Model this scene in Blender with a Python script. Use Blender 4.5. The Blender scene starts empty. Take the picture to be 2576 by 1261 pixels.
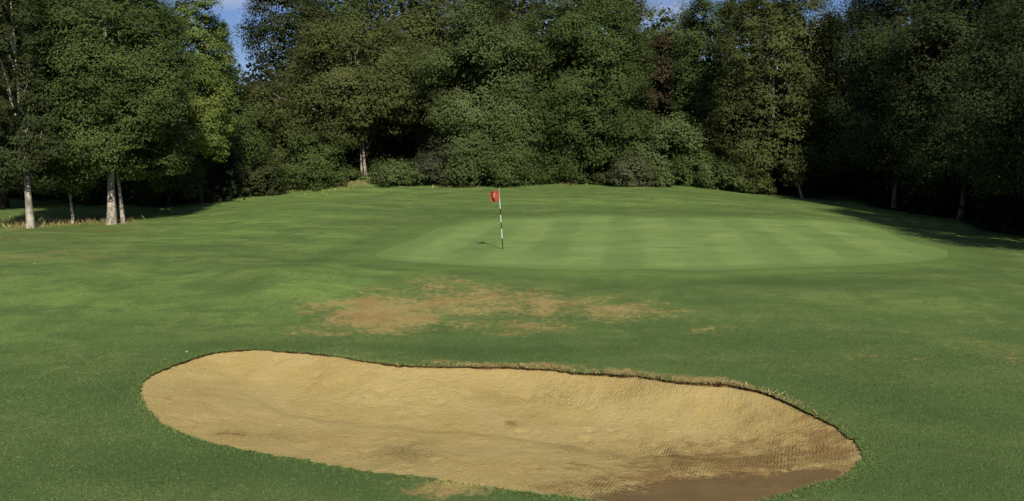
import bpy, bmesh, math, random
import numpy as np
from mathutils import Vector
from mathutils.geometry import delaunay_2d_cdt
R = math.radians
scene = bpy.context.scene
COL = scene.collection
F = 2022.0; PITCH = R(8.05); CAMZ = 4.0

# ------------------------------------------------------------------ terrain
def sst(a, b, v):
    t = np.clip((v - a) / (b - a), 0, 1); return t * t * (3 - 2 * t)
def gauss(x, y, cx, cy, rx, ry): return np.exp(-((x - cx) / rx) ** 2 - ((y - cy) / ry) ** 2)
def h(x, y):
    z = -0.45 * (1 - sst(15.5, 24.0, y))
    z = z + 0.9 * gauss(x, y, -13, 70, 9, 8)
    z = z + 0.45 * gauss(x, y, -6.0, 22.6, 2.6, 2.2)
    z = z + 0.35 * gauss(x, y, -9, 45, 6, 5)
    z = z + 0.35 * gauss(x, y, 5, 54, 12, 9)
    z = z + 0.02 * (np.clip(y, 55, 110) - 55)
    z = z - 0.35 * sst(11, 20, x) * (1 - sst(20, 40, y))
    z = z - 0.75 * sst(11, 25, x) * sst(24, 40, y)
    z = z - 0.40 * sst(-9, -21, x) * sst(26, 40, y)
    z = z + 0.07 * np.sin(x * 0.45 + 1.3) * np.sin(y * 0.31 + .4) + 0.03 * np.sin(x * 1.1 + y * 0.7)
    return z
def ray(px, py):
    a = (px - 1288) / F; b = (630.5 - py) / F
    c, s = math.cos(PITCH), math.sin(PITCH)
    return a, c + b * s, -s + b * c
def at(px, py):
    dx, dy, dz = ray(px, py)
    t = np.geomspace(4, 400, 4000)
    below = CAMZ + dz * t <= h(dx * t, dy * t)
    i = int(np.argmax(below)) if below.any() else len(t) - 1
    t = np.linspace(t[i - 1], t[i], 40); j = int(np.argmax(CAMZ + dz * t <= h(dx * t, dy * t)))
    return np.array([dx * t[j], dy * t[j]])
def zat(py, d):
    dx, dy, dz = ray(1288, py); return CAMZ + dz / dy * d

def catmull(P, n):
    P = np.array(P); N = len(P); out = []
    for i in range(N):
        p0, p1, p2, p3 = P[i - 1], P[i], P[(i + 1) % N], P[(i + 2) % N]
        for k in range(n):
            t = k / n
            out.append(0.5 * (2 * p1 + (p2 - p0) * t + (2 * p0 - 5 * p1 + 4 * p2 - p3) * t * t + (3 * p1 - p0 - 3 * p2 + p3) * t ** 3))
    return np.array(out)
BPX = [(352,985),(356,965),(375,948),(410,930),(455,912),(510,893),(570,883),(640,879),(720,884),(800,890),(870,900),(940,912),(1000,918),(1080,922),(1180,923),(1280,924),(1380,930),(1470,938),(1560,943),(1640,950),(1720,962),(1800,965),(1870,975),(1940,993),(2010,1025),(2070,1055),(2120,1085),(2155,1115),(2170,1140),(2160,1165),(2135,1190),(2110,1205),(2050,1217),(1990,1237),(1930,1256),(1850,1270),(1750,1277),(1600,1270),(1480,1257),(1380,1245),(1280,1232),(1200,1220),(1100,1205),(1000,1192),(900,1183),(830,1170),(740,1153),(650,1138),(560,1120),(480,1098),(420,1072),(385,1045),(360,1015)]
rng = np.random.default_rng(5)
BUNK = catmull([at(*p) for p in BPX], 6)
BUNK = BUNK + rng.normal(0, 0.018, BUNK.shape)
GPX = [(945,642),(975,626),(1020,610),(1065,592),(1110,573),(1180,559),(1270,550),(1400,546),(1600,545),(1800,547),(2000,552),(2130,560),(2200,572),(2250,592),(2290,608),(2350,622),(2384,635),(2370,650),(2300,659),(2200,665),(2050,671),(1900,675),(1700,679),(1500,679),(1300,674),(1100,664),(990,655)]
GREEN = catmull([at(*p) for p in GPX], 6)

def inside(P, poly):
    res = np.zeros(len(P), bool)
    for s in range(0, len(P), 40000):
        x = P[s:s + 40000, 0]; y = P[s:s + 40000, 1]; r = np.zeros(len(x), bool)
        for (x0, y0), (x1, y1) in zip(poly, np.roll(poly, -1, 0)):
            if y0 == y1: continue
            r ^= ((y0 > y) != (y1 > y)) & (x < (x1 - x0) * (y - y0) / (y1 - y0) + x0)
        res[s:s + 40000] = r
    return res
def dist(P, poly, closed=True):
    D = np.full(len(P), 1e9)
    segs = list(zip(poly, np.roll(poly, -1, 0)))
    for a, b in (segs if closed else segs[:-1]):
        ab = b - a; t = np.clip(((P - a) @ ab) / (ab @ ab + 1e-12), 0, 1)
        D = np.minimum(D, np.linalg.norm(P - (a + t[:, None] * ab), axis=1))
    return D

# masks in the ground plane ----------------------------------------------------
def blobs(lst):
    out = []
    for px, py, rx, ry, amp in lst:
        c = at(px, py); out.append((c[0], c[1], rx / F * c[1], max(.15, (at(px, py - ry)[1] - at(px, py + ry)[1]) / 2), amp))
    return out
def evalb(B, P):
    r = np.zeros(len(P))
    for cx, cy, rx, ry, a in B: r = np.maximum(r, a * gauss(P[:, 0], P[:, 1], cx, cy, rx, ry))
    return r
DRY = blobs([(955,788,150,54,1.25),(1030,795,110,46,1.15),(1190,757,160,44,.95),(1130,722,140,34,.7),(1345,770,130,50,.88),(1520,778,180,34,.84),(1330,822,120,22,.8),(850,836,80,16,.65),(760,832,55,14,.6),(1180,815,100,20,.66),(800,775,80,24,.75),(2400,800,60,20,.5),(1650,785,130,26,.6),(1760,832,190,26,.36),(2480,880,110,60,.42),(1130,1228,150,22,1),(980,1216,60,10,.6),(1150,912,190,9,.5),(60,572,60,7,.8),(180,562,70,7,.75),(300,566,70,6,.6),(830,464,130,9,.85),(1930,472,50,5,.6),(640,478,80,6,.6),(2250,900,220,34,.34),(150,640,240,16,.5),(700,505,160,6,.3)])
SOIL = blobs([(230,580,260,7,.75),(60,597,100,6,.8),(910,458,40,5,1),(275,562,40,6,.9),(1430,462,40,5,.8),(420,572,80,5,.5),(30,690,60,8,.45)])
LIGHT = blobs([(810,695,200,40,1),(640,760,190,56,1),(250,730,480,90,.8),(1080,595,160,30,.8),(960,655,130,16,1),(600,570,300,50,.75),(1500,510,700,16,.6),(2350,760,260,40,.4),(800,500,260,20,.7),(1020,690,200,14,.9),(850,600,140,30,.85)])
DARK = blobs([(1250,885,650,14,.75),(2050,712,480,14,.75),(1500,704,600,6,.45),(1900,860,300,30,.5),(500,1180,500,50,.75),(1150,535,160,8,.7),(560,740,40,12,.3),(1600,525,600,6,.5),(300,960,80,60,.5),(2250,1000,200,80,.6),(2380,1180,300,90,.6),(120,1180,300,90,.5),(2300,585,200,8,.6),(1900,500,300,6,.45),(800,530,200,6,.5),(900,560,140,6,.45),(500,620,160,7,.35),(300,800,180,14,.35)])  # darker grass bands, plus painted slope shade and vignetting at the near corners
APRON = np.array([at(*p) for p in ((640,745),(720,712),(800,686),(880,666),(960,656),(1100,672),(1300,684),(1600,689),(1900,686),(2200,676),(2380,658))])
SHOULD = np.array([at(*p) for p in ((600,725),(670,694),(740,667),(820,646),(900,628),(970,610),(1020,590),(1070,568),(1150,548),(1280,538))])  # shoulder line: contour shading painted dark into the grass
LINE2 = np.array([at(*p) for p in ((1300,540),(1600,534),(1950,538),(2170,550),(2290,580),(2400,615),(2480,640),(2420,668))])
SCORCH = np.array([at(*p) for p in ((1180,918),(1300,918),(1420,924),(1560,934),(1700,950),(1820,960),(1930,985),(2000,1015))])
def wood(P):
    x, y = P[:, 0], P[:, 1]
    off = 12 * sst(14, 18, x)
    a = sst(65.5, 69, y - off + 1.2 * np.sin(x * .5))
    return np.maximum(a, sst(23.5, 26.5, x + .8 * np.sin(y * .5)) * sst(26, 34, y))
def masks(P):
    g = dist(P, GREEN)
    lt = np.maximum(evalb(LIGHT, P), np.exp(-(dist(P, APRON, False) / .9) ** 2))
    patchy = .74 + .3 * np.sin(P[:, 0] * 2.7 + 1) * np.sin(P[:, 0] * 1.1 + .3)
    dry = np.maximum(evalb(DRY, P), patchy * np.exp(-(dist(P, SCORCH, False) / .28) ** 2))
    m1 = np.stack([dry, lt, wood(P), np.exp(-(g / 1.0) ** 2)], 1)
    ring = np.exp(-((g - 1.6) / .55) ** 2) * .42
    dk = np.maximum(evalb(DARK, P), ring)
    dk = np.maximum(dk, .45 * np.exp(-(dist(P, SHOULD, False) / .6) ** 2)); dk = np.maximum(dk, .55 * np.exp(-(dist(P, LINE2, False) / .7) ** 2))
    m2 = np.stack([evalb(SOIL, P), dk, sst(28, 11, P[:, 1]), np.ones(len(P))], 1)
    return m1, m2

# ------------------------------------------------------------------ mesh helpers
def mesh_np(name, V, Fa, mats, parent=None, smooth=False, attrs=None, midx=None):
    V = np.asarray(V, np.float32); me = bpy.data.meshes.new(name)
    if isinstance(Fa, np.ndarray):
        n, k = Fa.shape
        me.vertices.add(len(V)); me.vertices.foreach_set('co', V.ravel())
        me.loops.add(n * k); me.loops.foreach_set('vertex_index', Fa.astype(np.int32).ravel())
        me.polygons.add(n); me.polygons.foreach_set('loop_start', np.arange(0, n * k, k, dtype=np.int32))
    else:
        me.from_pydata(V.tolist(), [], Fa)
    me.update(calc_edges=True)
    if smooth: me.polygons.foreach_set('use_smooth', np.ones(len(me.polygons), bool))
    else: me.polygons.foreach_set('use_smooth', np.zeros(len(me.polygons), bool))
    for m in (mats if isinstance(mats, list) else [mats]): me.materials.append(m)
    if midx is not None: me.polygons.foreach_set('material_index', np.array(midx, np.int32))
    for an, av in (attrs or {}).items():
        av = np.asarray(av, np.float32)
        if av.ndim == 1: a = me.attributes.new(an, 'FLOAT', 'POINT'); a.data.foreach_set('value', av)
        else: a = me.attributes.new(an, 'FLOAT_COLOR', 'POINT'); a.data.foreach_set('color', av.ravel())
    o = bpy.data.objects.new(name, me); COL.objects.link(o)
    if parent: o.parent = parent
    return o
def tag(o, label=None, cat=None, group=None, kind=None):
    for k, v in (('label', label), ('category', cat), ('group', group), ('kind', kind)):
        if v: o[k] = v
    return o
def empty(name, loc):
    o = bpy.data.objects.new(name, None); COL.objects.link(o); o.location = loc; o.empty_display_size = .3; return o
def tubes(lines, sides=7):
    V = []; Fs = []; off = 0
    for pts, rad in lines:
        pts = np.array(pts, float); n = len(pts)
        for i in range(n):
            t = pts[min(i + 1, n - 1)] - pts[max(i - 1, 0)]; t /= np.linalg.norm(t) + 1e-9
            u = np.cross(t, (0.0, 1.0, 0.13)); u /= np.linalg.norm(u) + 1e-9; v = np.cross(t, u)
            for s in range(sides):
                a = 2 * math.pi * s / sides; V.append(pts[i] + rad[i] * (math.cos(a) * u + math.sin(a) * v))
        for i in range(n - 1):
            for s in range(sides):
                a = off + i * sides + s; b = off + i * sides + (s + 1) % sides
                Fs.append((a, b, b + sides, a + sides))
        Fs.append(tuple(off + (n - 1) * sides + s for s in range(sides)))
        off += n * sides
    return np.array(V), Fs

# ------------------------------------------------------------------ materials
class NT:
    def __init__(s, name):
        s.m = bpy.data.materials.new(name); s.m.use_nodes = True; s.t = s.m.node_tree; s.t.nodes.clear()
        s.out = s.n('ShaderNodeOutputMaterial')
    def n(s, ty, **kw):
        nd = s.t.nodes.new(ty)
        for k, v in kw.items(): setattr(nd, k, v)
        return nd
    def l(s, a, b): s.t.links.new(a, b)
    def val(s, sock, v):
        if hasattr(v, 'is_output'): s.l(v, sock)
        else: sock.default_value = v
    def noise(s, scale, detail=4, rough=.6, vec=None, sc=None):
        nd = s.n('ShaderNodeTexNoise'); nd.inputs['Scale'].default_value = scale; nd.inputs['Detail'].default_value = detail; nd.inputs['Roughness'].default_value = rough
        v = vec or s.pos()
        if sc:
            mp = s.n('ShaderNodeMapping'); mp.inputs['Scale'].default_value = sc; s.l(v, mp.inputs['Vector']); v = mp.outputs[0]
        s.l(v, nd.inputs['Vector']); return nd.outputs['Fac']
    def pos(s):
        if not hasattr(s, '_p'): s._p = s.n('ShaderNodeNewGeometry').outputs['Position']
        return s._p
    def mix(s, f, a, b):
        nd = s.n('ShaderNodeMix', data_type='RGBA'); s.val(nd.inputs[0], f)
        s.val(nd.inputs[6], a if hasattr(a, 'is_output') else (*a, 1)); s.val(nd.inputs[7], b if hasattr(b, 'is_output') else (*b, 1))
        return nd.outputs[2]
    def math(s, op, a, b=0., c=None):
        nd = s.n('ShaderNodeMath', operation=op); s.val(nd.inputs[0], a); s.val(nd.inputs[1], b)
        if c is not None: s.val(nd.inputs[2], c)
        return nd.outputs[0]
    def ss(s, v, a, b, lo=0., hi=1.):
        nd = s.n('ShaderNodeMapRange', interpolation_type='SMOOTHSTEP'); s.l(v, nd.inputs[0])
        nd.inputs[1].default_value = a; nd.inputs[2].default_value = b; nd.inputs[3].default_value = lo; nd.inputs[4].default_value = hi
        return nd.outputs[0]
    def attr(s, name): return s.n('ShaderNodeAttribute', attribute_name=name)
    def sep(s, name):
        nd = s.n('ShaderNodeSeparateColor'); a = s.attr(name); s.l(a.outputs['Color'], nd.inputs[0]); return list(nd.outputs) + [a.outputs['Alpha']]
    def bump(s, hgt, st, d):
        nd = s.n('ShaderNodeBump'); nd.inputs['Strength'].default_value = st; nd.inputs['Distance'].default_value = d; s.l(hgt, nd.inputs['Height']); return nd.outputs[0]
    def bsdf(s, col, rough=.8, spec=.2, normal=None):
        b = s.n('ShaderNodeBsdfPrincipled'); s.val(b.inputs['Base Color'], col if hasattr(col, 'is_output') else (*col, 1))
        b.inputs['Roughness'].default_value = rough; b.inputs['Specular IOR Level'].default_value = spec
        if normal: s.l(normal, b.inputs['Normal'])
        return b.outputs[0]
    def done(s, sh): s.l(sh, s.out.inputs['Surface']); return s.m

def grass_mat(name, blade=False):
    k = NT(name)
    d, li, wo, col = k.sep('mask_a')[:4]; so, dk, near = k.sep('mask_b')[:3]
    n1 = k.noise(.35, 5, .65); n2 = k.noise(2.2, 5, .7); n3 = k.noise(14, 4, .75); n4 = k.noise(60, 2, .7)
    ns = k.noise(.9, 5, .65, sc=(.35, 1.3, 1)); nm = k.noise(.8, 6, .75)
    c = k.mix(k.ss(n1, .35, .65), (.134, .205, .049), (.198, .266, .070))
    c = k.mix(k.math('MULTIPLY', k.ss(n2, .42, .68), .75), c, (.250, .295, .092))
    c = k.mix(k.math('MULTIPLY', near, .55), c, (.096, .148, .045))  # grass darkens towards the camera, partly lens vignetting put into the colour
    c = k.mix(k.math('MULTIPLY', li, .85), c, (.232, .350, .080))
    c = k.mix(k.ss(ns, .48, .66, 0, .62), c, (.090, .154, .041))
    c = k.mix(k.ss(nm, .46, .62, 0, .6), c, (.096, .148, .041))
    # faint mower passes across the fairway
    sp = k.n('ShaderNodeSeparateXYZ'); k.l(k.pos(), sp.inputs[0])
    mv = k.math('ADD', k.math('ADD', k.math('MULTIPLY', sp.outputs[1], .9), k.math('MULTIPLY', sp.outputs[0], .45)), k.math('MULTIPLY', k.noise(.25, 3), 3.5))
    c = k.mix(k.ss(k.math('SINE', k.math('MULTIPLY', mv, 2.0)), -.3, .6, 0, .32), c, (.084, .154, .040))
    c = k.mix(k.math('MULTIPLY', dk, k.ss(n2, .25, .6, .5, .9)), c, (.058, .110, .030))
    c = k.mix(k.ss(n3, .38, .72, 0, .55), c, (.076, .114, .033))
    c = k.mix(k.math('MULTIPLY', col, .8), c, (.134, .212, .054))
    c = k.mix(k.ss(n4, .55, .75, 0, .28), c, (.27, .31, .11))
    # stray dry flecks anywhere in the lawn
    c = k.mix(k.math('MULTIPLY', k.ss(k.noise(5, 6, .8), .60, .72), .4), c, (.29, .235, .09))
    na = k.noise(1.3, 8, .8, sc=(.7, 1.25, 1)); nf = k.noise(7, 6, .8)
    dm = k.ss(k.math('ADD', k.math('MULTIPLY', d, .95), k.math('ADD', k.math('MULTIPLY', k.math('SUBTRACT', na, .5), 2.4), k.math('MULTIPLY', k.math('SUBTRACT', nf, .5), 2.3))), .30, 1.0)
    dm = k.math('MULTIPLY', dm, k.ss(d, .06, .3))
    tan = k.mix(n3, (.31, .22, .074), (.53, .41, .16))
    tan = k.mix(k.ss(k.noise(1.2, 4, .7), .48, .62, 0, .6), tan, (.36, .20, .076))
    c = k.mix(k.math('MULTIPLY', dm, .9), c, tan)
    sm = k.ss(k.math('ADD', k.math('MULTIPLY', so, .9), k.math('MULTIPLY', k.math('SUBTRACT', na, .5), 2)), .45, .85)
    c = k.mix(k.math('MULTIPLY', sm, .8), c, (.20, .10, .05))
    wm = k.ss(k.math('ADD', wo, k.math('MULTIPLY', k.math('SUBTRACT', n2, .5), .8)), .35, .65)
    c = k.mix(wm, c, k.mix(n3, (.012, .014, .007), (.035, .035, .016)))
    if blade: c = k.mix(k.attr('tint').outputs['Fac'], c, (.25, .28, .10))
    hb = k.math('ADD', k.math('MULTIPLY', n3, .6), k.math('ADD', n4, k.math('MULTIPLY', n2, .9)))
    return k.done(k.bsdf(c, .8, .08, None if blade else k.bump(hb, .85, .05)))
M = {}
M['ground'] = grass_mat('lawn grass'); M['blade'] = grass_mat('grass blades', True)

k = NT('putting green turf')
sp = k.n('ShaderNodeSeparateXYZ'); k.l(k.pos(), sp.inputs[0])
u = k.math('ADD', sp.outputs[0], k.math('MULTIPLY', sp.outputs[1], -.14))
u = k.math('ADD', u, k.math('MULTIPLY', k.noise(.35, 3), 1.3))
st = k.ss(k.math('SINE', k.math('MULTIPLY', u, 2.35)), -.55, .55)
st = k.math('MULTIPLY', st, k.ss(k.noise(.22, 3, .6), .34, .6, .3, 1))
v = k.math('ADD', sp.outputs[1], k.math('MULTIPLY', sp.outputs[0], .05))
st2 = k.ss(k.math('SINE', k.math('MULTIPLY', v, 1.9)), -.5, .5)
c = k.mix(k.ss(k.noise(.4, 4, .6), .3, .7), (.174, .252, .067), (.212, .286, .084))
c = k.mix(k.math('MULTIPLY', st, .46), c, (.084, .156, .038))
c = k.mix(k.math('MULTIPLY', st2, .18), c, (.09, .165, .044))
c = k.mix(k.ss(k.noise(1.1, 5, .7, sc=(.4, 1, 1)), .46, .70, 0, .65), c, (.094, .158, .044))
c = k.mix(k.ss(k.noise(6, 5, .75, sc=(.5, 1, 1)), .5, .72, 0, .4), c, (.09, .157, .043))
c = k.mix(k.ss(k.noise(30, 3, .7), .45, .75, 0, .35), c, (.26, .31, .12))
eg = k.math('ADD', k.attr('edge').outputs['Fac'], k.math('MULTIPLY', k.math('SUBTRACT', k.noise(2.0, 4, .7), .5), .6))
c = k.mix(k.ss(eg, .2, 1.0, 0, .75), c, (.126, .200, .053))
M['green'] = k.done(k.bsdf(c, .75, .1, k.bump(k.noise(40, 3, .7), .6, .02)))

k = NT('bunker sand')
da, br, ri = k.sep('mask_s')[:3]
n1 = k.noise(.8, 5, .65); n2 = k.noise(5, 5, .7); n3 = k.noise(40, 3, .7); n0 = k.noise(1.7, 6, .75, sc=(1, 1.4, 1)); n5 = k.noise(14, 4, .75)
c = k.mix(k.ss(n1, .3, .7), (.488, .356, .124), (.540, .412, .164))
c = k.mix(k.ss(n2, .45, .75, 0, .35), c, (.435, .302, .100))
c = k.mix(k.ss(n0, .57, .70, 0, .35), c, (.37, .242, .080))
c = k.mix(k.ss(k.math('ADD', br, k.math('MULTIPLY', k.math('SUBTRACT', n0, .5), 2.4)), .30, .85, 0, .85), c, (.262, .155, .052))
c = k.mix(k.ss(n3, .5, .8, 0, .4), c, (.63, .49, .235))
c = k.mix(k.math('MULTIPLY', k.ss(n5, .48, .68, 0, .6), k.math('MULTIPLY_ADD', br, .75, .25)), c, (.25, .155, .052))
dm = k.ss(k.math('ADD', da, k.math('ADD', k.math('MULTIPLY', k.math('SUBTRACT', n2, .5), .7), k.math('MULTIPLY', k.math('SUBTRACT', n5, .5), .5))), .30, .62)
c = k.mix(k.math('MULTIPLY', dm, .93), c, k.mix(n2, (.124, .079, .034), (.162, .106, .046)))
w = k.n('ShaderNodeTexWave'); w.inputs['Scale'].default_value = 6.5; w.inputs['Distortion'].default_value = 7; w.inputs['Detail'].default_value = 3; w.inputs['Detail Scale'].default_value = 2.5
mp = k.n('ShaderNodeMapping'); mp.inputs['Rotation'].default_value = (0, 0, R(20)); k.l(k.pos(), mp.inputs[0]); k.l(mp.outputs[0], w.inputs['Vector'])
rg = k.math('MULTIPLY', ri, k.ss(k.noise(1.1, 3, .6), .4, .6))
hb = k.math('ADD', k.math('ADD', k.math('MULTIPLY', n2, .5), k.math('MULTIPLY', n5, k.math('MULTIPLY_ADD', ri, .9, .7))), k.math('ADD', k.math('MULTIPLY', n3, .5), k.math('MULTIPLY', k.math('MULTIPLY', w.outputs['Fac'], rg), .8)))
hb = k.math('MULTIPLY', hb, k.math('SUBTRACT', 1.0, k.math('MULTIPLY', dm, .8)))
M['sand'] = k.done(k.bsdf(c, .9, .1, k.bump(hb, 1, .06)))
k = NT('bunker lip soil')
c = k.mix(k.ss(k.noise(7, 5, .75), .38, .68), (.026, .018, .009), (.22, .145, .062)); M['lip'] = k.done(k.bsdf(c, .95, .05, k.bump(k.noise(20, 4), 1, .05)))  # soil, darkened to carry the shadow line under the turf edge
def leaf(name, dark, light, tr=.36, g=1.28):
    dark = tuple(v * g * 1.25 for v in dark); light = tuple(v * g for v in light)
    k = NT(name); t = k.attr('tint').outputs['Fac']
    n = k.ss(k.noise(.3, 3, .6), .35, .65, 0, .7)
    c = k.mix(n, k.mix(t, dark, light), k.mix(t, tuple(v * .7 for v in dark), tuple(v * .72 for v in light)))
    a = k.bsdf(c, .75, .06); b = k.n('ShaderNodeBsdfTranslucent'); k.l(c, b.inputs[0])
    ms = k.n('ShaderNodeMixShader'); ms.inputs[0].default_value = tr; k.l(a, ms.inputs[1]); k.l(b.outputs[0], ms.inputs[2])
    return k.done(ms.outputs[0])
M['dark'] = leaf('dark foliage', (.027, .034, .012), (.074, .092, .033))
M['mid'] = leaf('mid green foliage', (.038, .056, .015), (.100, .136, .040))
M['olive'] = leaf('olive foliage', (.050, .058, .016), (.122, .136, .045))
M['bright'] = leaf('light green sunlit foliage', (.08, .11, .024), (.225, .27, .070), .42)
M['grey'] = leaf('grey green foliage', (.044, .052, .024), (.112, .128, .060))
M['silver'] = leaf('silvery foliage', (.048, .064, .018), (.140, .174, .064))
M['copper'] = leaf('copper foliage', (.040, .030, .016), (.092, .070, .038))
M['purple'] = leaf('dusky foliage', (.034, .038, .021), (.086, .092, .052))
M['deep'] = leaf('woodland shade foliage', (.006, .009, .004), (.018, .024, .009), .05, 1)  # shade inside the wood put into near-black leaf colours
def bark(name, a, b):
    k = NT(name); n = k.noise(6, 5, .7, sc=(1, 1, .3))
    return k.done(k.bsdf(k.mix(k.ss(n, .35, .65), a, b), .9, .1, k.bump(n, .8, .03)))
M['bark'] = bark('grey brown bark', (.03, .025, .018), (.085, .07, .05))
M['greybark'] = bark('greyish bark', (.08, .066, .048), (.22, .19, .145))
M['palebark'] = bark('pale bark', (.17, .14, .10), (.44, .39, .30))
M['birch'] = bark('birch bark', (.18, .155, .12), (.48, .43, .34))
def flat(name, c, rough=.5, spec=.4):
    k = NT(name); n = k.noise(30, 3); return k.done(k.bsdf(k.mix(n, tuple(v * .85 for v in c), c), rough, spec))
M['white'] = flat('white pole paint', (.74, .74, .71)); M['black'] = flat('black pole paint', (.02, .02, .02)); M['grip'] = flat('grey metal ferrule', (.4, .4, .4), .4)
M['red'] = flat('red flag cloth', (.38, .070, .042), .9, .05); M['orange'] = flat('pale orange flag print', (.55, .30, .14), .9, .05)
M['ball'] = flat('white ball', (.36, .36, .34), .7, .1); M['hole'] = flat('black cup shade', (.006, .006, .005)); M['leaf'] = flat('fallen leaf', (.42, .33, .14), .8, .1)
k = NT('dry grass'); M['straw'] = k.done(k.bsdf(k.mix(k.attr('tint').outputs['Fac'], (.18, .15, .055), (.42, .33, .15)), .8, .1))

# ------------------------------------------------------------------ ground, green, bunker
pts = []
d = 3.5
while d < 135:
    s = .022 * d; n = int(1.35 * d / s)
    for i in range(-n, n + 1): pts.append((i * s + random.Random(int(d * 991) + i).uniform(-.3, .3) * s, d + random.Random(i * 7 + int(d * 77)).uniform(-.3, .3) * s))
    d *= 1.019
G = np.array(pts)
gA, gB = np.meshgrid(np.arange(-14, 25, .32), np.arange(19, 47, .32)); gN = np.column_stack([gA.ravel(), gB.ravel()]) + rng.uniform(-.1, .1, (gA.size, 2))
gN = gN[(dist(gN, GREEN) < 3.2) | (dist(gN, SHOULD, False) < 1.5)]
gA, gB = np.meshgrid(np.arange(-2, 7, .12), np.arange(10, 18, .12)); gS = np.column_stack([gA.ravel(), gB.ravel()]) + rng.uniform(-.03, .03, (gA.size, 2))
gS = gS[dist(gS, SCORCH, False) < .9]
G = np.vstack([G, gN, gS])
keep = (dist(G, BUNK) > .06) & (dist(G, GREEN) > .1) & ~inside(G, BUNK)
G = G[keep]
outer = [(x, y) for x in (-700, -300, 0, 300, 700) for y in (-60, 900)] + [(x, y) for x in (-700, 700) for y in (100, 300, 600)] + [(x, -8) for x in (-60, -20, 0, 20, 60)] + [(-250, 60), (250, 60), (-250, 200), (250, 200), (0, 220), (-120, 300), (120, 300)]
nb, ng = len(BUNK), len(GREEN)
allp = np.vstack([BUNK, GREEN, G, np.array(outer, float)])
edges = [(i, (i + 1) % nb) for i in range(nb)] + [(nb + i, nb + (i + 1) % ng) for i in range(ng)]
ov, oe, of = delaunay_2d_cdt([Vector(p) for p in allp.tolist()], edges, [], 0, 1e-6, False)[:3]
P = np.array([(v.x, v.y) for v in ov]); T = np.array([tuple(f) for f in of])
cen = P[T].mean(1)
ib = inside(cen, BUNK); ig = inside(cen, GREEN)
def sub(mask):
    t = T[mask]; ids, inv = np.unique(t, return_inverse=True); return P[ids], inv.reshape(t.shape)
def lift(p, extra=0): return np.column_stack([p, h(p[:, 0], p[:, 1]) + extra])
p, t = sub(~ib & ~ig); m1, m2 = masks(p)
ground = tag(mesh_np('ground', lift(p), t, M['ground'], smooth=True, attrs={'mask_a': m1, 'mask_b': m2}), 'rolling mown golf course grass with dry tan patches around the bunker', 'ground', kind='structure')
p, t = sub(ig)
green = tag(mesh_np('putting_green', lift(p), t, M['green'], smooth=True, attrs={'edge': np.exp(-(dist(p, GREEN) / .8) ** 2)}), 'smooth pale striped putting green around the flagstick', 'putting green', kind='structure')
# sand
bx0, by0 = BUNK.min(0); bx1, by1 = BUNK.max(0)
gx, gy = np.meshgrid(np.arange(bx0, bx1, .06), np.arange(by0, by1, .06)); q = np.column_stack([gx.ravel(), gy.ravel()]) + rng.uniform(-.02, .02, (gx.size, 2))
q = q[inside(q, BUNK)]; q = q[dist(q, BUNK) > .04]
ov, oe, of = delaunay_2d_cdt([Vector(a) for a in np.vstack([BUNK, q]).tolist()], [(i, (i + 1) % nb) for i in range(nb)], [], 1, 1e-6, False)[:3]
SP = np.array([(v.x, v.y) for v in ov]); ST = np.array([tuple(f) for f in of])
BACK = BUNK[12:165]; FRONT = np.vstack([BUNK[180:], BUNK[:6]])
def lipdrop(p): return .034 + .022 * sst(-4, 3, p[:, 0]) * sst(10.5, 13, p[:, 1]) + .018 * np.sin(p[:, 0] * 2.1) * np.sin(p[:, 0] * 5.3 + 1)
def sandz(p):
    e = dist(p, BUNK); x, y = p[:, 0], p[:, 1]
    sb = sst(-.8, .8, dist(p, FRONT, False) - dist(p, BACK, False))
    z = h(x, y) - lipdrop(p) - .34 * np.sin(np.clip(e / (4.0 - 2.3 * sb), 0, 1) * np.pi / 2)
    f = sst(0, .6, e)
    for i, (fr, am) in enumerate(((.9, .004), (2.3, .004), (5.1, .003), (9.7, .003))):
        for j in range(3):
            a = i * 1.7 + j * 2.1 + .4; z = z + f * am * np.sin(fr * (x * math.cos(a) + y * math.sin(a)) + 3 * j + i + 1.1 * np.sin(fr * .7 * (x * math.sin(a) - y * math.cos(a))))
    return z
fr = np.random.default_rng(11)
SZ = sandz(SP); ctr = BUNK.mean(0); SE = sst(0, .4, dist(SP, BUNK))
for _ in range(230):   # footprints and scuffs
    c = np.array([fr.uniform(bx0, bx1), fr.uniform(by0, by1)]); r = fr.uniform(.06, .12); dd = np.hypot(SP[:, 0] - c[0], (SP[:, 1] - c[1]) * fr.uniform(.6, 1.2))
    SZ += fr.uniform(.006, .026) * (-np.exp(-(dd / r) ** 2) + .5 * np.exp(-((dd - r * 1.5) / (r * .5)) ** 2)) * SE
DAMP = blobs([(1850, 1230, 320, 78, 1.0), (1700, 1248, 240, 56, .95), (2030, 1200, 130, 50, 1.0)])
BROWN = blobs([(1850, 1130, 350, 85, .85), (1650, 1165, 320, 64, .7), (2050, 1100, 150, 90, .8), (1290, 1012, 30, 12, .8), (600, 1070, 150, 30, .3), (1000, 1120, 240, 30, .34), (1440, 1220, 230, 44, .6), (420, 990, 60, 40, .35), (880, 1010, 40, 10, .4), (1400, 975, 60, 12, .4)])
RIP = blobs([(1500, 1220, 130, 50, .8), (1020, 1115, 80, 40, 1), (1650, 1110, 250, 50, .7), (650, 1080, 120, 30, .6), (1440, 1090, 60, 30, .8), (1900, 1130, 200, 50, .5), (1500, 960, 500, 20, .5), (900, 1150, 300, 30, .5)])
ms = np.stack([evalb(DAMP, SP), evalb(BROWN, SP), evalb(RIP, SP), np.ones(len(SP))], 1)
bunker = tag(mesh_np('bunker', np.column_stack([SP, SZ]), ST, M['sand'], smooth=True, attrs={'mask_s': ms}), 'long kidney shaped bunker of golden sand, damp brown at its right end', 'bunker', kind='structure')
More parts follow.
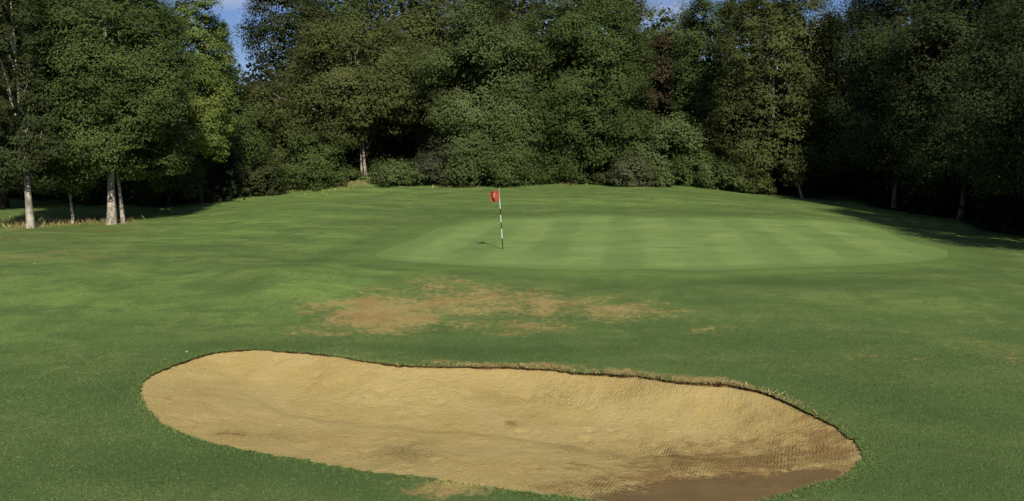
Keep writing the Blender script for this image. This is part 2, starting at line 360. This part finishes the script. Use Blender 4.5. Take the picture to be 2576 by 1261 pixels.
ld = lipdrop(BUNK); hz = h(BUNK[:, 0], BUNK[:, 1])
inward = -(BUNK - ctr); inward /= np.linalg.norm(inward, axis=1)[:, None]
mid = BUNK - inward * .02
LV = np.vstack([np.column_stack([BUNK, hz]), np.column_stack([mid, hz - ld * .5]), np.column_stack([BUNK + inward * .02, hz - ld - .08])])
LF = np.array([(r * nb + i, r * nb + (i + 1) % nb, (r + 1) * nb + (i + 1) % nb, (r + 1) * nb + i) for r in range(2) for i in range(nb)])
mesh_np('lip', LV, LF, M['lip'], bunker)

# ------------------------------------------------------------------ grass blades
def blades(name, Q, hgt, wid, lean, mat, seed, tint=None, lay=True):
    r = np.random.default_rng(seed); n = len(Q)
    az = r.uniform(0, 2 * np.pi, n); la = r.uniform(0, 2 * np.pi, n)
    base = np.column_stack([Q, h(Q[:, 0], Q[:, 1]) - .004])
    H_ = hgt * r.uniform(.5, 1.2, n); w = wid * r.uniform(.6, 1.3, n)
    side = np.column_stack([np.cos(az), np.sin(az), np.zeros(n)]) * w[:, None] * .5
    tip = base + np.column_stack([np.cos(la) * lean * H_, np.sin(la) * lean * H_, H_])
    V = np.stack([base - side, base + side, tip], 1).reshape(-1, 3)
    at_ = {'tint': np.repeat((r.random(n) ** 2 * .4) if tint is None else tint, 3)}
    if lay:
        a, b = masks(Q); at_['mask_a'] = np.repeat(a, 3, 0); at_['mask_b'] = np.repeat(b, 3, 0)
    return mesh_np(name, V, np.arange(3 * n).reshape(n, 3), mat, attrs=at_)
r = np.random.default_rng(3)
n = 210000
dd = 7.5 * (26 / 7.5) ** r.random(n); Q = np.column_stack([dd * r.uniform(-.85, .85, n), dd])
Q = Q[~inside(Q, BUNK) & ~inside(Q, GREEN)]; Q = Q[dist(Q, GREEN) > .9 + 1.0 * r.random(len(Q))]
dq = np.hypot(Q[:, 0], Q[:, 1]); fade = 1 - .6 * sst(15, 26, dq)
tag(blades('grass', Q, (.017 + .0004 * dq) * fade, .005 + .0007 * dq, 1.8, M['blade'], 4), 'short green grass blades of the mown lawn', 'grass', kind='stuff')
# fringe along the bunker edge
NE = 11000
idx = r.integers(0, nb, NE); tt = r.random(NE)[:, None]
E = BUNK[idx] * (1 - tt) + BUNK[(idx + 1) % nb] * tt - inward[idx] * (np.abs(r.normal(0, .10, NE)) - .016)[:, None]
tanm = (sst(-3.5, 0, E[:, 0]) * sst(11.5, 13.5, E[:, 1]) * (.62 + .38 * np.sin(E[:, 0] * 2.7 + 1) * np.sin(E[:, 0] * 1.1 + .3))) > r.random(NE) * 1.0
tag(blades('edge_grass', E[~tanm], .030, .016, 1.4, M['blade'], 5), 'green grass fringe hanging over the bunker edge', 'grass', kind='stuff')
tag(blades('dry_edge_grass', E[tanm], .06, .022, 1.6, M['straw'], 6, r.random(int(tanm.sum())) ** 1.3, False), 'dry tan grass on the back lip of the bunker', 'grass', kind='stuff')
# tall dry grass at tree feet and along the back bank
TQ = []
for px, py, rx, ry, n in ((70, 568, 60, 6, 240), (180, 558, 70, 6, 200), (285, 560, 50, 5, 170), (810, 464, 120, 7, 800), (650, 476, 90, 6, 380), (1930, 468, 60, 3, 140), (1430, 464, 60, 3, 100), (1150, 470, 200, 3, 120), (20, 560, 40, 8, 100)):
    c = at(px, py); a = r.normal(0, .55, (n, 2)); TQ.append(np.column_stack([c[0] + a[:, 0] * rx / F * c[1], c[1] + a[:, 1] * ry * c[1] ** 2 / (F * 4)]))
TQ = np.vstack(TQ)
tag(blades('long_grass', TQ, .26, .06, .6, M['straw'], 7, r.random(len(TQ)) * .7, False), 'tufts of long dry grass at the foot of the trees', 'grass', kind='stuff')
lp = np.vstack([np.column_stack([r.uniform(1900, 2350, 130), r.uniform(500, 570, 130)]), np.column_stack([r.uniform(700, 1900, 100), r.uniform(476, 530, 100)])])
LQ = np.array([at(*a) for a in lp]); LQ = LQ[~inside(LQ, GREEN)]
n = len(LQ); z = h(LQ[:, 0], LQ[:, 1]) + .03; a = r.uniform(0, 6.28, n); s = r.uniform(.03, .07, n)
V = np.stack([np.column_stack([LQ[:, 0] + s * np.cos(a + q), LQ[:, 1] + s * np.sin(a + q), z + .01 * np.sin(q * 3 + a)]) for q in (0, 1.57, 3.14, 4.71)], 1).reshape(-1, 3)
tag(mesh_np('fallen_leaves', V, np.arange(4 * n).reshape(n, 4), M['leaf']), 'pale fallen leaves dotted over the grass behind the green', 'leaves', kind='stuff')

# ------------------------------------------------------------------ trees
def prof(kind, t):
    if kind == 'dome': return np.where(t > .45, np.sqrt(np.clip(1 - ((t - .45) / .57) ** 2, 0, 1)), .82 + .18 * np.sin(t / .45 * np.pi / 2))
    if kind == 'cone': return np.sqrt(np.clip(1 - t ** 1.9, 0, 1)) * (.88 + .12 * sst(0, .15, t)) * (1 - .18 * t)
    if kind == 'column': return np.clip(np.sqrt(np.clip(1 - ((t - .45) / .58) ** 2, 0, 1)), 0, 1) ** .7 * .95 + .05
    return np.sqrt(np.clip(1 - (t * .98) ** 2.2, 0, 1)) * (.88 + .12 * sst(0, .25, t))
def unit(v): return v / (np.linalg.norm(v, axis=1)[:, None] + 1e-9)
def quads(r, pos, nn, s):
    n = len(pos)
    a = unit(np.cross(nn, r.normal(size=(n, 3)))); b = np.cross(nn, a)
    return np.stack([pos - a * s * .5, pos + b * s * .36, pos + a * s * .5, pos - b * s * .36], 1).reshape(-1, 3)
def leaves(r, C, rc, L, kk, out, zs=.75, up=.4, base=None, jit=.20):
    per = np.maximum(6, (kk * rc ** 2 / L ** 2)).astype(int)
    ci = np.repeat(np.arange(len(C)), per); n = len(ci)
    u = unit(r.normal(size=(n, 3)))
    u[:, 2] = np.where(u[:, 2] < -.2, u[:, 2] * .5, u[:, 2])
    rad = rc[ci] * (1 - .6 * r.random(n) ** 1.5) * (1 + .9 * (r.random(n) ** 3))
    pos = C[ci] + u * rad[:, None] * np.array([1, 1, zs])
    nn = .35 * u + .75 * out[ci] + r.normal(0, jit, (n, 3)); nn[:, 2] += up; nn = unit(nn)
    V = quads(r, pos, nn, L * r.uniform(.6, 1.25, n)[:, None])
    base = r.random(len(C)) if base is None else base
    tint = np.clip(.78 * base[ci] + .22 * r.random(n) + .12 * (r.random(n) > .98), 0, 1)
    return V, tint
NLEAF = 0
def tree(name, cat, label, px, d, ytop, hw, kind, zb, mat, seed, bark='bark', tr=.2, L=None, rl=None, stems=None, zs=.9, dens=1., group=None, twigs=0, lean=0., kk=4.4, wob=.6):
    global NLEAF
    r = np.random.default_rng(seed)
    x = (px - 1288) / F * d; z0 = float(h(x, d)) - .05
    H = zat(ytop, d) - z0; hwm = hw / F * d; L = L or .0027 * d
    root = tag(empty(name, (x, d, z0)), label, cat, group)
    rl = rl or float(np.clip(.38 * hwm, .35, 1.9))
    area = 2 * math.pi * hwm * (H - zb) * .72
    ph = r.uniform(0, 6.28, 6)
    def sample(n, lo, pw, inset):
        t = r.random(n * 5); t = t[r.random(len(t)) < prof(kind, t) + .08][:n]; n = len(t)
        az = r.uniform(0, 2 * np.pi, n)
        lump = 1 + .12 * np.sin(2 * az + ph[0] + 5 * t) + .08 * np.sin(4 * az + ph[1] - 9 * t)
        R_ = (hwm - inset) * prof(kind, t) * lump * (1 - lo * r.random(n) ** pw)
        Ht = (H - inset) * (1 + .05 * np.sin(3 * az + ph[3])); b0 = zb + inset * .5
        return t, np.column_stack([R_ * np.cos(az) + lean * t * H, R_ * np.sin(az), b0 + (Ht - b0) * t])
    # boughs (lobes) -> clumps -> leaves
    nLb = max(10, int(dens * area / (math.pi * rl * rl * .43)))
    tL, LB = sample(nLb, .25, 1.8, rl * .75); nLb = len(tL)
    rls = rl * r.uniform(.6, 1.3, nLb) * (1 - .15 * tL)
    cz = zb + (H - zb) * .42
    outL = unit((LB - np.array([0, 0, cz])) * np.array([1, 1, .6])); outL[:, 2] += .25
    per = 20; li = np.repeat(np.arange(nLb), per); m = len(li)
    u = unit(unit(r.normal(size=(m, 3))) + .75 * outL[li])
    C = LB[li] + u * (rls[li] * r.uniform(.5, 1.06, m))[:, None] * np.array([1, 1, zs])
    C[:, 2] = np.maximum(C[:, 2], .12)
    rcs = rls[li] * .35 * r.uniform(.6, 1.4, m)
    tb = np.clip(.55 * r.random(nLb)[li] + .45 * r.random(m), 0, 1)
    V, tint = leaves(r, C, rcs, L, kk, unit(.7 * u + .4 * outL[li]), .9, .35, tb)
    # inner foliage: larger sprays added to block light, tinted dark as crown shade
    nI = int(area * 4.5 * dens); tI, CI = sample(nI, .6, 1.0, rl * .75)
    CI[:, :2] *= .86; CI[:, 2] = cz + (CI[:, 2] - cz) * .95
    nn = r.normal(size=(len(CI), 3)) * .7; nn[:, :2] += CI[:, :2] / hwm * 1.2; nn[:, 2] += .3; nn = unit(nn)
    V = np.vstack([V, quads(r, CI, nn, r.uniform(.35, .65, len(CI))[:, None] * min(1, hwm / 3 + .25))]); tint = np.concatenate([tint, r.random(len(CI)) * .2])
    nq = len(V) // 4; NLEAF += nq
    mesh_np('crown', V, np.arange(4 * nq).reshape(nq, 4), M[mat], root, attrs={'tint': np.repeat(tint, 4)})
    n = len(C)
    if kind != 'shrub':
        for si, (sx, sy, sr) in enumerate(stems or [(0, 0, tr)]):
            top = H * .8; wb = r.normal(0, .10, (9, 2)).cumsum(0) * wob
            fo = lambda i: max(0., 1 - i / 4.5)     # an off-centre foot leans in under the crown
            tp = [np.array([sx * fo(i) + lean * top * i / 8 + wb[i, 0] * (i > 1), sy * fo(i) + wb[i, 1] * (i > 1), top * i / 8 - (.25 if i == 0 else 0)]) for i in range(9)]
            tr_ = [sr * (1.35 if i == 0 else 1 - .11 * i) for i in range(9)]
            lines = [(tp, tr_)]
            for j in range(10 if si == 0 else 4):
                c = LB[r.integers(0, nLb)] * np.array([.8, .8, 1]); s = tp[int(np.clip(c[2] / top * 8 * r.uniform(.5, .8), 3, 7))]
                mm = (s + c) / 2 + np.array([0, 0, .10 * np.linalg.norm(c - s)]) + r.normal(0, .12, 3)
                lines.append(([s, (s + mm) / 2 + r.normal(0, .05, 3), mm, (mm + c) / 2 + r.normal(0, .1, 3), c], [sr * .32, sr * .26, sr * .2, sr * .14, sr * .06]))
            tv, tf = tubes(lines); mesh_np('trunk', tv, tf, M[bark], root, smooth=True)
        for j in range(twigs):
            q = r.integers(0, n); tries = 0
            while C[q][1] > -.2 * hwm and tries < 40: q = r.integers(0, n); tries += 1
            c = C[q]; o = np.array([c[0] * .5, c[1] * .6, c[2] - r.uniform(.3, 1.0)]); e = c * np.array([1.12, 1.12, 1]) + np.array([r.normal(0, .3), 0, r.uniform(.2, .8)])
            mm = (o + e) / 2 + r.normal(0, .15, 3); w = .009 + .0002 * d; lines = [([o, mm, e], [w * 1.5, w, w * .4])]
            for qd in range(3):
                f = r.uniform(.1, .9); s = mm + (e - mm) * f; lines.append(([s, s + r.normal(0, .22, 3) + (e - mm) * .3], [w * .7, w * .3]))
            tv, tf = tubes(lines, 5); mesh_np('bare_branch', tv, tf, M['palebark'], root, smooth=True)
    return root
TG = 'trees standing around the green'; SG = 'shrubs along the back edge of the lawn'
T_ = lambda label, *a, name='broadleaf_tree', cat='tree', **k_: tree(name, cat, label, *a, group=TG, **k_)
S_ = lambda label, *a, **k_: tree('shrub', 'shrub', label, *a, group=SG, tr=.1, **k_)
# left group
T_('slim birch at the far left with a tall pale trunk', 68, 39.4, -150, 112, 'column', 2.0, 'dark', 1, name='birch_tree', bark='birch', stems=[(.6, -.9, .17)], rl=.75, dens=.72, twigs=3, L=.12, wob=.2)
T_('small sapling between the birch and the twin trunked tree', 178, 42.0, 295, 84, 'dome', 1.7, 'mid', 2, bark='palebark', stems=[(.33, -.6, .08)], L=.12, wob=.2)
T_('large dark tree on the left with twin pale trunks', 290, 43.4, -110, 212, 'dome', 1.5, 'mid', 3, bark='palebark', stems=[(1.0, -2.6, .22), (1.36, -2.1, .10)], rl=1.2, L=.125, twigs=4, wob=.12, dens=1.1)
T_('dark tree at the left edge behind the birch', 10, 50, -130, 160, 'dome', 1.0, 'dark', 4, tr=.2, L=.16)
T_('shaded tree behind the twin trunked tree', 190, 58, -100, 190, 'dome', .7, 'mid', 5, tr=.25, L=.18)
T_('low tree added to deepen the gloom between the twin trunks and the sunlit tree', 425, 51, 250, 95, 'dome', .3, 'dark', 44, tr=.12, L=.16)  # tree added to darken the space and lawn behind the left trunks
T_('sunlit light green tree beside the gap of sky', 505, 52, -30, 108, 'dome', 3.0, 'bright', 6, tr=.12, L=.145, rl=.9, twigs=1, dens=1.)
T_('slender feathery tree rising in front of the sky gap', 580, 72, 66, 36, 'cone', 2, 'mid', 7, tr=.12, dens=.7)
T_('mid green tree right of the sunlit tree', 580, 62, 170, 110, 'dome', .2, 'mid', 8, tr=.2)
T_('tall dark tree at the right side of the sky gap', 765, 84, -90, 128, 'dome', 3, 'dark', 9, tr=.3, dens=.9, L=.23)
T_('olive dome shaped tree with a forked trunk near the bank', 905, 68, 40, 195, 'dome', 2.0, 'olive', 10, bark='palebark', stems=[(1.1, -3.0, .12), (.75, -2.8, .07)], twigs=2)
T_('olive green tree between the tall sky gap tree and the olive dome tree', 700, 66, 190, 125, 'dome', .2, 'olive', 11)
S_('leafy shrub below the olive dome tree', 790, 61.5, 325, 98, 'shrub', 0, 'mid', 12)
S_('low dark green shrub at the left end of the bank', 650, 58, 395, 70, 'shrub', 0, 'dark', 13)
S_('small grey green shrub at the far left of the shrub line', 585, 57.5, 415, 44, 'shrub', 0, 'grey', 45)
S_('small shrub beside the forked trunk', 875, 63.5, 418, 42, 'shrub', 0, 'mid', 46)
S_('low mid green shrub right of the bare soil path', 1000, 62, 400, 88, 'shrub', 0, 'silver', 14)
S_('dusky dark shrub left of the tall light green tree', 1110, 63, 345, 80, 'shrub', 0, 'purple', 15)
S_('dark shrub in the shade at the end of the left bank', 535, 59, 395, 70, 'shrub', 0, 'dark', 41)
# centre
T_('tall light green tree behind the flag reaching the ground', 1205, 65, -50, 175, 'cone', .1, 'silver', 16, twigs=2)
T_('leafy green skirt tree right behind the flag', 1265, 62.5, 210, 120, 'cone', .05, 'mid', 17)
S_('small pale shrub just left of the flag', 1175, 61.8, 425, 50, 'shrub', 0, 'silver', 47)
T_('large dark dome tree right of the flag', 1450, 68, -40, 200, 'dome', .9, 'mid', 18, bark='greybark', stems=[(-.5, -2.6, .13)], twigs=1)
T_('olive tree between the tall light tree and the dark dome tree', 1335, 74, -70, 150, 'dome', 1, 'olive', 19, L=.22)
T_('tree behind the olive dome tree', 1020, 80, -80, 170, 'dome', 1, 'olive', 20, L=.24)
S_('tall rounded shrub right of the dark dome tree', 1680, 65.5, 265, 120, 'shrub', 0, 'silver', 21)
S_('low grey green mound shrub in front of the rounded shrub', 1585, 61.2, 388, 66, 'shrub', 0, 'grey', 22)
S_('small pale shrub right of the grey green mound shrub', 1655, 61.5, 420, 44, 'shrub', 0, 'silver', 48)
S_('bright low shrub left of the weeping birch', 1825, 61.5, 395, 80, 'shrub', 0, 'silver', 23)
S_('dark shrub between the rounded shrub and the bright low shrub', 1735, 63.5, 365, 80, 'shrub', 0, 'mid', 24)
S_('small olive shrub at the foot of the weeping birch', 1900, 60.5, 422, 45, 'shrub', 0, 'olive', 49)
S_('low dark shrub under the edge of the dark dome tree', 1500, 64, 430, 50, 'shrub', 0, 'dark', 42)
S_('green shrub between the flag and the dark dome tree trunk', 1345, 63.5, 385, 68, 'shrub', 0, 'mid', 43)
T_('brownish tree right of the dark dome tree', 1660, 73, 75, 66, 'dome', 2, 'copper', 25, name='copper_tree', twigs=1, L=.22)
T_('pale green tree behind the brownish tree', 1650, 84, -10, 130, 'dome', 2, 'silver', 26, L=.25)
T_('green tree between the brownish tree and the weeping birch', 1765, 72, 0, 105, 'dome', .5, 'mid', 27)
# right
T_('weeping olive birch on the right with drooping foliage', 1935, 63, -40, 160, 'column', .5, 'olive', 28, name='birch_tree', bark='birch', zs=1.4, rl=1.3, stems=[(0, .5, .16), (1.5, -3.2, .08)])
T_('dark tree behind the right of the weeping birch', 2100, 74, 0, 130, 'dome', .4, 'dark', 29, L=.24)
T_('large dark tree on the right, overhanging the lawn', 2250, 57, -90, 205, 'dome', 1.9, 'dark', 30, bark='greybark', stems=[(-1.2, -2.6, .16)], twigs=3)
T_('dark tree right of the large overhanging tree', 2440, 48, -100, 205, 'dome', 1.9, 'dark', 31, bark='greybark', stems=[(-1.6, -2.0, .15)], twigs=3, L=.145)
T_('shaded tree cut by the right edge of the view', 2690, 37, -80, 270, 'dome', 1.9, 'dark', 32, tr=.22, L=.13)
T_('nearest tree on the right, added for shade, only its crown edge in view', 2980, 29, -40, 340, 'dome', 2.0, 'dark', 33, tr=.22, L=.18)  # mostly out of view, added to shade the right hand trees
T_('deep shade tree in the dark corner of the wood', 2470, 64, -60, 210, 'dome', .2, 'dark', 34, L=.25)
T_('mid dark tree far behind the overhanging tree', 2260, 72, -50, 180, 'dome', .2, 'dark', 35, L=.27)
# far back row
for i, (px, d, yt, hw, m, lab) in enumerate([(1500, 86, -60, 170, 'olive', 'far tree behind the dark dome tree'), (1180, 86, -80, 170, 'mid', 'far tree behind the tall light green tree'), (880, 86, -70, 140, 'mid', 'far tree behind the olive dome tree'), (1900, 84, -60, 170, 'mid', 'far tree behind the weeping birch'), (60, 70, -110, 230, 'dark', 'far tree at the left edge of the wood'), (320, 72, -80, 140, 'dark', 'far tree behind the left group'), (2600, 60, -90, 200, 'dark', 'far tree at the right edge of the wood')]):
    T_(lab, px, d, yt, hw, 'dome', .8, m, 60 + i, L=.29)
# the wood behind: one mass of undergrowth with shade in its near-black leaves
r = np.random.default_rng(77); C = []
def fill(n, x0, x1, y0, y1, z0, z1):
    for _ in range(n): C.append((r.uniform(x0, x1), r.uniform(y0, y1), r.uniform(z0, z1)))
fill(1700, -75, 75, 76, 94, 0, 10.5); fill(600, 31, 42, 24, 80, 0, 9); fill(420, -46, -33, 60, 80, 0, 9)
fill(400, -37, -24, 56, 63, 0, 4.5); fill(420, 20, 34, 66, 74, 0, 6); fill(420, -12, 20, 72, 77, 0, 5)
fill(330, -29, -20.5, 53, 57, -.2, 3.2)  # added dark growth standing in for black shade behind the left trunks
for _ in range(600):   # undergrowth added as a dark mass along the right hand wood edge
    y = r.uniform(30, 68); C.append((26.0 + .6 * math.sin(y * .6) + r.uniform(0, 7), y, r.uniform(0, 3.6)))
C = np.array(C); C[:, 2] += h(C[:, 0], C[:, 1])
V, tint = leaves(r, C, r.uniform(1.0, 1.8, len(C)), .45, 5, np.column_stack([np.zeros(len(C)), -np.ones(len(C)), np.zeros(len(C))]))
nq = len(V) // 4
tag(mesh_np('woodland', V, np.arange(4 * nq).reshape(nq, 4), M['deep'], attrs={'tint': np.repeat(tint, 4)}), 'shade-coloured mass of undergrowth and far wood behind the trees', 'woodland', kind='stuff')

# ------------------------------------------------------------------ flag, hole, balls
fb = at(1265, 628); fz = float(h(*fb))
fs = tag(empty('flagstick', (fb[0], fb[1], fz)), 'leaning black and white golf flagstick with a small red flag', 'flagstick')
tilt = np.array([-.135, .02, 2.13])
seg = [(-.1, .0, 1), (.0, .40, 1), (.40, .74, 0), (.74, .98, 1), (.98, 1.24, 0), (1.24, 1.46, 1), (1.46, 1.80, 0), (1.80, 2.13, 2)]
V = []; Fs = []; mi = []
for a, b, m in seg:
    o = len(V)
    for zz in (a, b):
        c = tilt * zz / 2.13; rad = .018 - .004 * max(zz, 0) / 2.13
        for s in range(10): V.append((c[0] + rad * math.cos(s * .6283), c[1] + rad * math.sin(s * .6283), c[2]))
    for s in range(10): Fs.append((o + s, o + (s + 1) % 10, o + 10 + (s + 1) % 10, o + 10 + s)); mi.append(m)
Fs.append(tuple(len(V) - 10 + s for s in range(10))); mi.append(2)
mesh_np('pole', np.array(V), Fs, [M['white'], M['black'], M['grip']], fs, midx=mi)
def lathe(prof_, n=12):
    V = []; Fs = []
    for rr_, zz in prof_:
        for s in range(n): V.append((rr_ * math.cos(2 * math.pi * s / n), rr_ * math.sin(2 * math.pi * s / n), zz))
    for i in range(len(prof_) - 1):
        for s in range(n): Fs.append((i * n + s, i * n + (s + 1) % n, (i + 1) * n + (s + 1) % n, (i + 1) * n + s))
    Fs.append(tuple(range((len(prof_) - 1) * n, len(prof_) * n)))
    return np.array(V), Fs
v, f = lathe([(.017, 0), (.022, .004), (.022, .02), (.015, .03), (.005, .035)]); mesh_np('knob', v + tilt, f, M['grip'], fs)
NX, NZ = 14, 14
def flagpt(u, w):   # u along the fly, w from top to bottom
    top = tilt * (2.10 / 2.13)
    x = -.02 - .29 * u - .02 * math.sin(w * 4) * u; z = -.37 * w - .05 * u ** 1.5
    y = .06 * math.sin(u * 8 + w * 1.2) * (.3 + u) + .01 * math.sin(w * 5 + u * 3)
    return (top[0] + .024 * w + x, top[1] - .015 + y, top[2] + z)
V = [flagpt(i / NX, j / NZ) for j in range(NZ + 1) for i in range(NX + 1)]
Fs = [(j * (NX + 1) + i, j * (NX + 1) + i + 1, (j + 1) * (NX + 1) + i + 1, (j + 1) * (NX + 1) + i) for j in range(NZ) for i in range(NX)]
flag = mesh_np('flag', np.array(V), Fs, M['red'], fs, smooth=True)
V = [np.array(flagpt(.36 + .16 * i / 5 + .18 * j / 5, .22 + .42 * j / 5)) + np.array([0, -.008, 0]) for j in range(6) for i in range(6)]
Fs = [(j * 6 + i, j * 6 + i + 1, (j + 1) * 6 + i + 1, (j + 1) * 6 + i) for j in range(5) for i in range(5)]
mesh_np('flag_print', np.array(V), Fs, M['orange'], flag, smooth=True)
v, f = lathe([(.062, .004), (.062, .009), (.054, .009), (.053, .006)], 20)
hole = tag(empty('hole_cup', (fb[0], fb[1], fz)), 'round hole drawn as a dark disc on the green at the foot of the flagstick', 'hole')
mesh_np('rim', v, f[:-1], M['grip'], hole)
v, f = lathe([(.053, .006), (.03, .0055)], 20); mesh_np('dark_disc', v, f, M['hole'], hole)  # flat black disc on uncut turf, painting the dark inside the cup
for px, py, lab in ((87, 665, 'white golf ball lying on the fairway below the left trees'), (470, 887, 'white golf ball beside the left end of the bunker')):
    b = at(px, py); bm = bmesh.new(); bmesh.ops.create_icosphere(bm, subdivisions=3, radius=.0215)
    me = bpy.data.meshes.new('golf_ball'); bm.to_mesh(me); bm.free(); me.materials.append(M['ball'])
    o = bpy.data.objects.new('golf_ball', me); COL.objects.link(o); o.location = (b[0], b[1], float(h(*b)) + .014); tag(o, lab, 'golf ball')

# ------------------------------------------------------------------ light, sky, camera
sd = Vector((-.55, 1.9, -1.85)).normalized()
sun = bpy.data.lights.new('sun', 'SUN'); sun.energy = 5.0; sun.angle = R(.5); sun.color = (1, .94, .82)
so = bpy.data.objects.new('sun', sun); COL.objects.link(so); so.rotation_euler = sd.to_track_quat('-Z', 'Y').to_euler(); so.location = (20, -40, 40)
w = bpy.data.worlds.new('World'); scene.world = w; w.use_nodes = True; nt = w.node_tree; nt.nodes.clear()
out = nt.nodes.new('ShaderNodeOutputWorld'); bg = nt.nodes.new('ShaderNodeBackground'); sky = nt.nodes.new('ShaderNodeTexSky')
sky.sky_type = 'NISHITA'; sky.sun_disc = False; sky.sun_elevation = math.asin(-sd.z); sky.sun_rotation = math.atan2(-sd.x, -sd.y); sky.ozone_density = 2.5; sky.dust_density = .2; sky.air_density = 1.0
tc = nt.nodes.new('ShaderNodeTexCoord'); mp = nt.nodes.new('ShaderNodeMapping'); mp.inputs['Scale'].default_value = (1, 1, 2.6); mp.inputs['Location'].default_value = (.3, .1, .42)
nz = nt.nodes.new('ShaderNodeTexNoise'); nz.inputs['Scale'].default_value = 5.5; nz.inputs['Detail'].default_value = 7; nz.inputs['Roughness'].default_value = .6
rp = nt.nodes.new('ShaderNodeValToRGB'); rp.color_ramp.elements[0].position = .48; rp.color_ramp.elements[1].position = .70
mx = nt.nodes.new('ShaderNodeMix'); mx.data_type = 'RGBA'; mx.inputs[7].default_value = (6.0, 6.8, 8.6, 1)
mu = nt.nodes.new('ShaderNodeMix'); mu.data_type = 'RGBA'; mu.blend_type = 'MULTIPLY'; mu.inputs[0].default_value = 1; mu.inputs[7].default_value = (.60, .68, .96, 1)
L_ = nt.links.new
L_(tc.outputs['Generated'], mp.inputs[0]); L_(mp.outputs[0], nz.inputs['Vector']); L_(nz.outputs['Fac'], rp.inputs[0]); L_(rp.outputs[0], mx.inputs[0]); L_(sky.outputs[0], mu.inputs[6]); L_(mu.outputs[2], mx.inputs[6])
L_(mx.outputs[2], bg.inputs[0]); bg.inputs[1].default_value = .08; L_(bg.outputs[0], out.inputs[0])
cam = bpy.data.cameras.new('camera'); co = bpy.data.objects.new('camera', cam); COL.objects.link(co)
cam.sensor_width = 36; cam.lens = 36 * F / 2576; cam.clip_end = 3000; cam.clip_start = .1
co.location = (0, 0, CAMZ); co.rotation_euler = (R(90) - PITCH, 0, 0); scene.camera = co
scene.view_settings.view_transform = 'Standard'; scene.view_settings.look = 'None'; scene.view_settings.exposure = 0
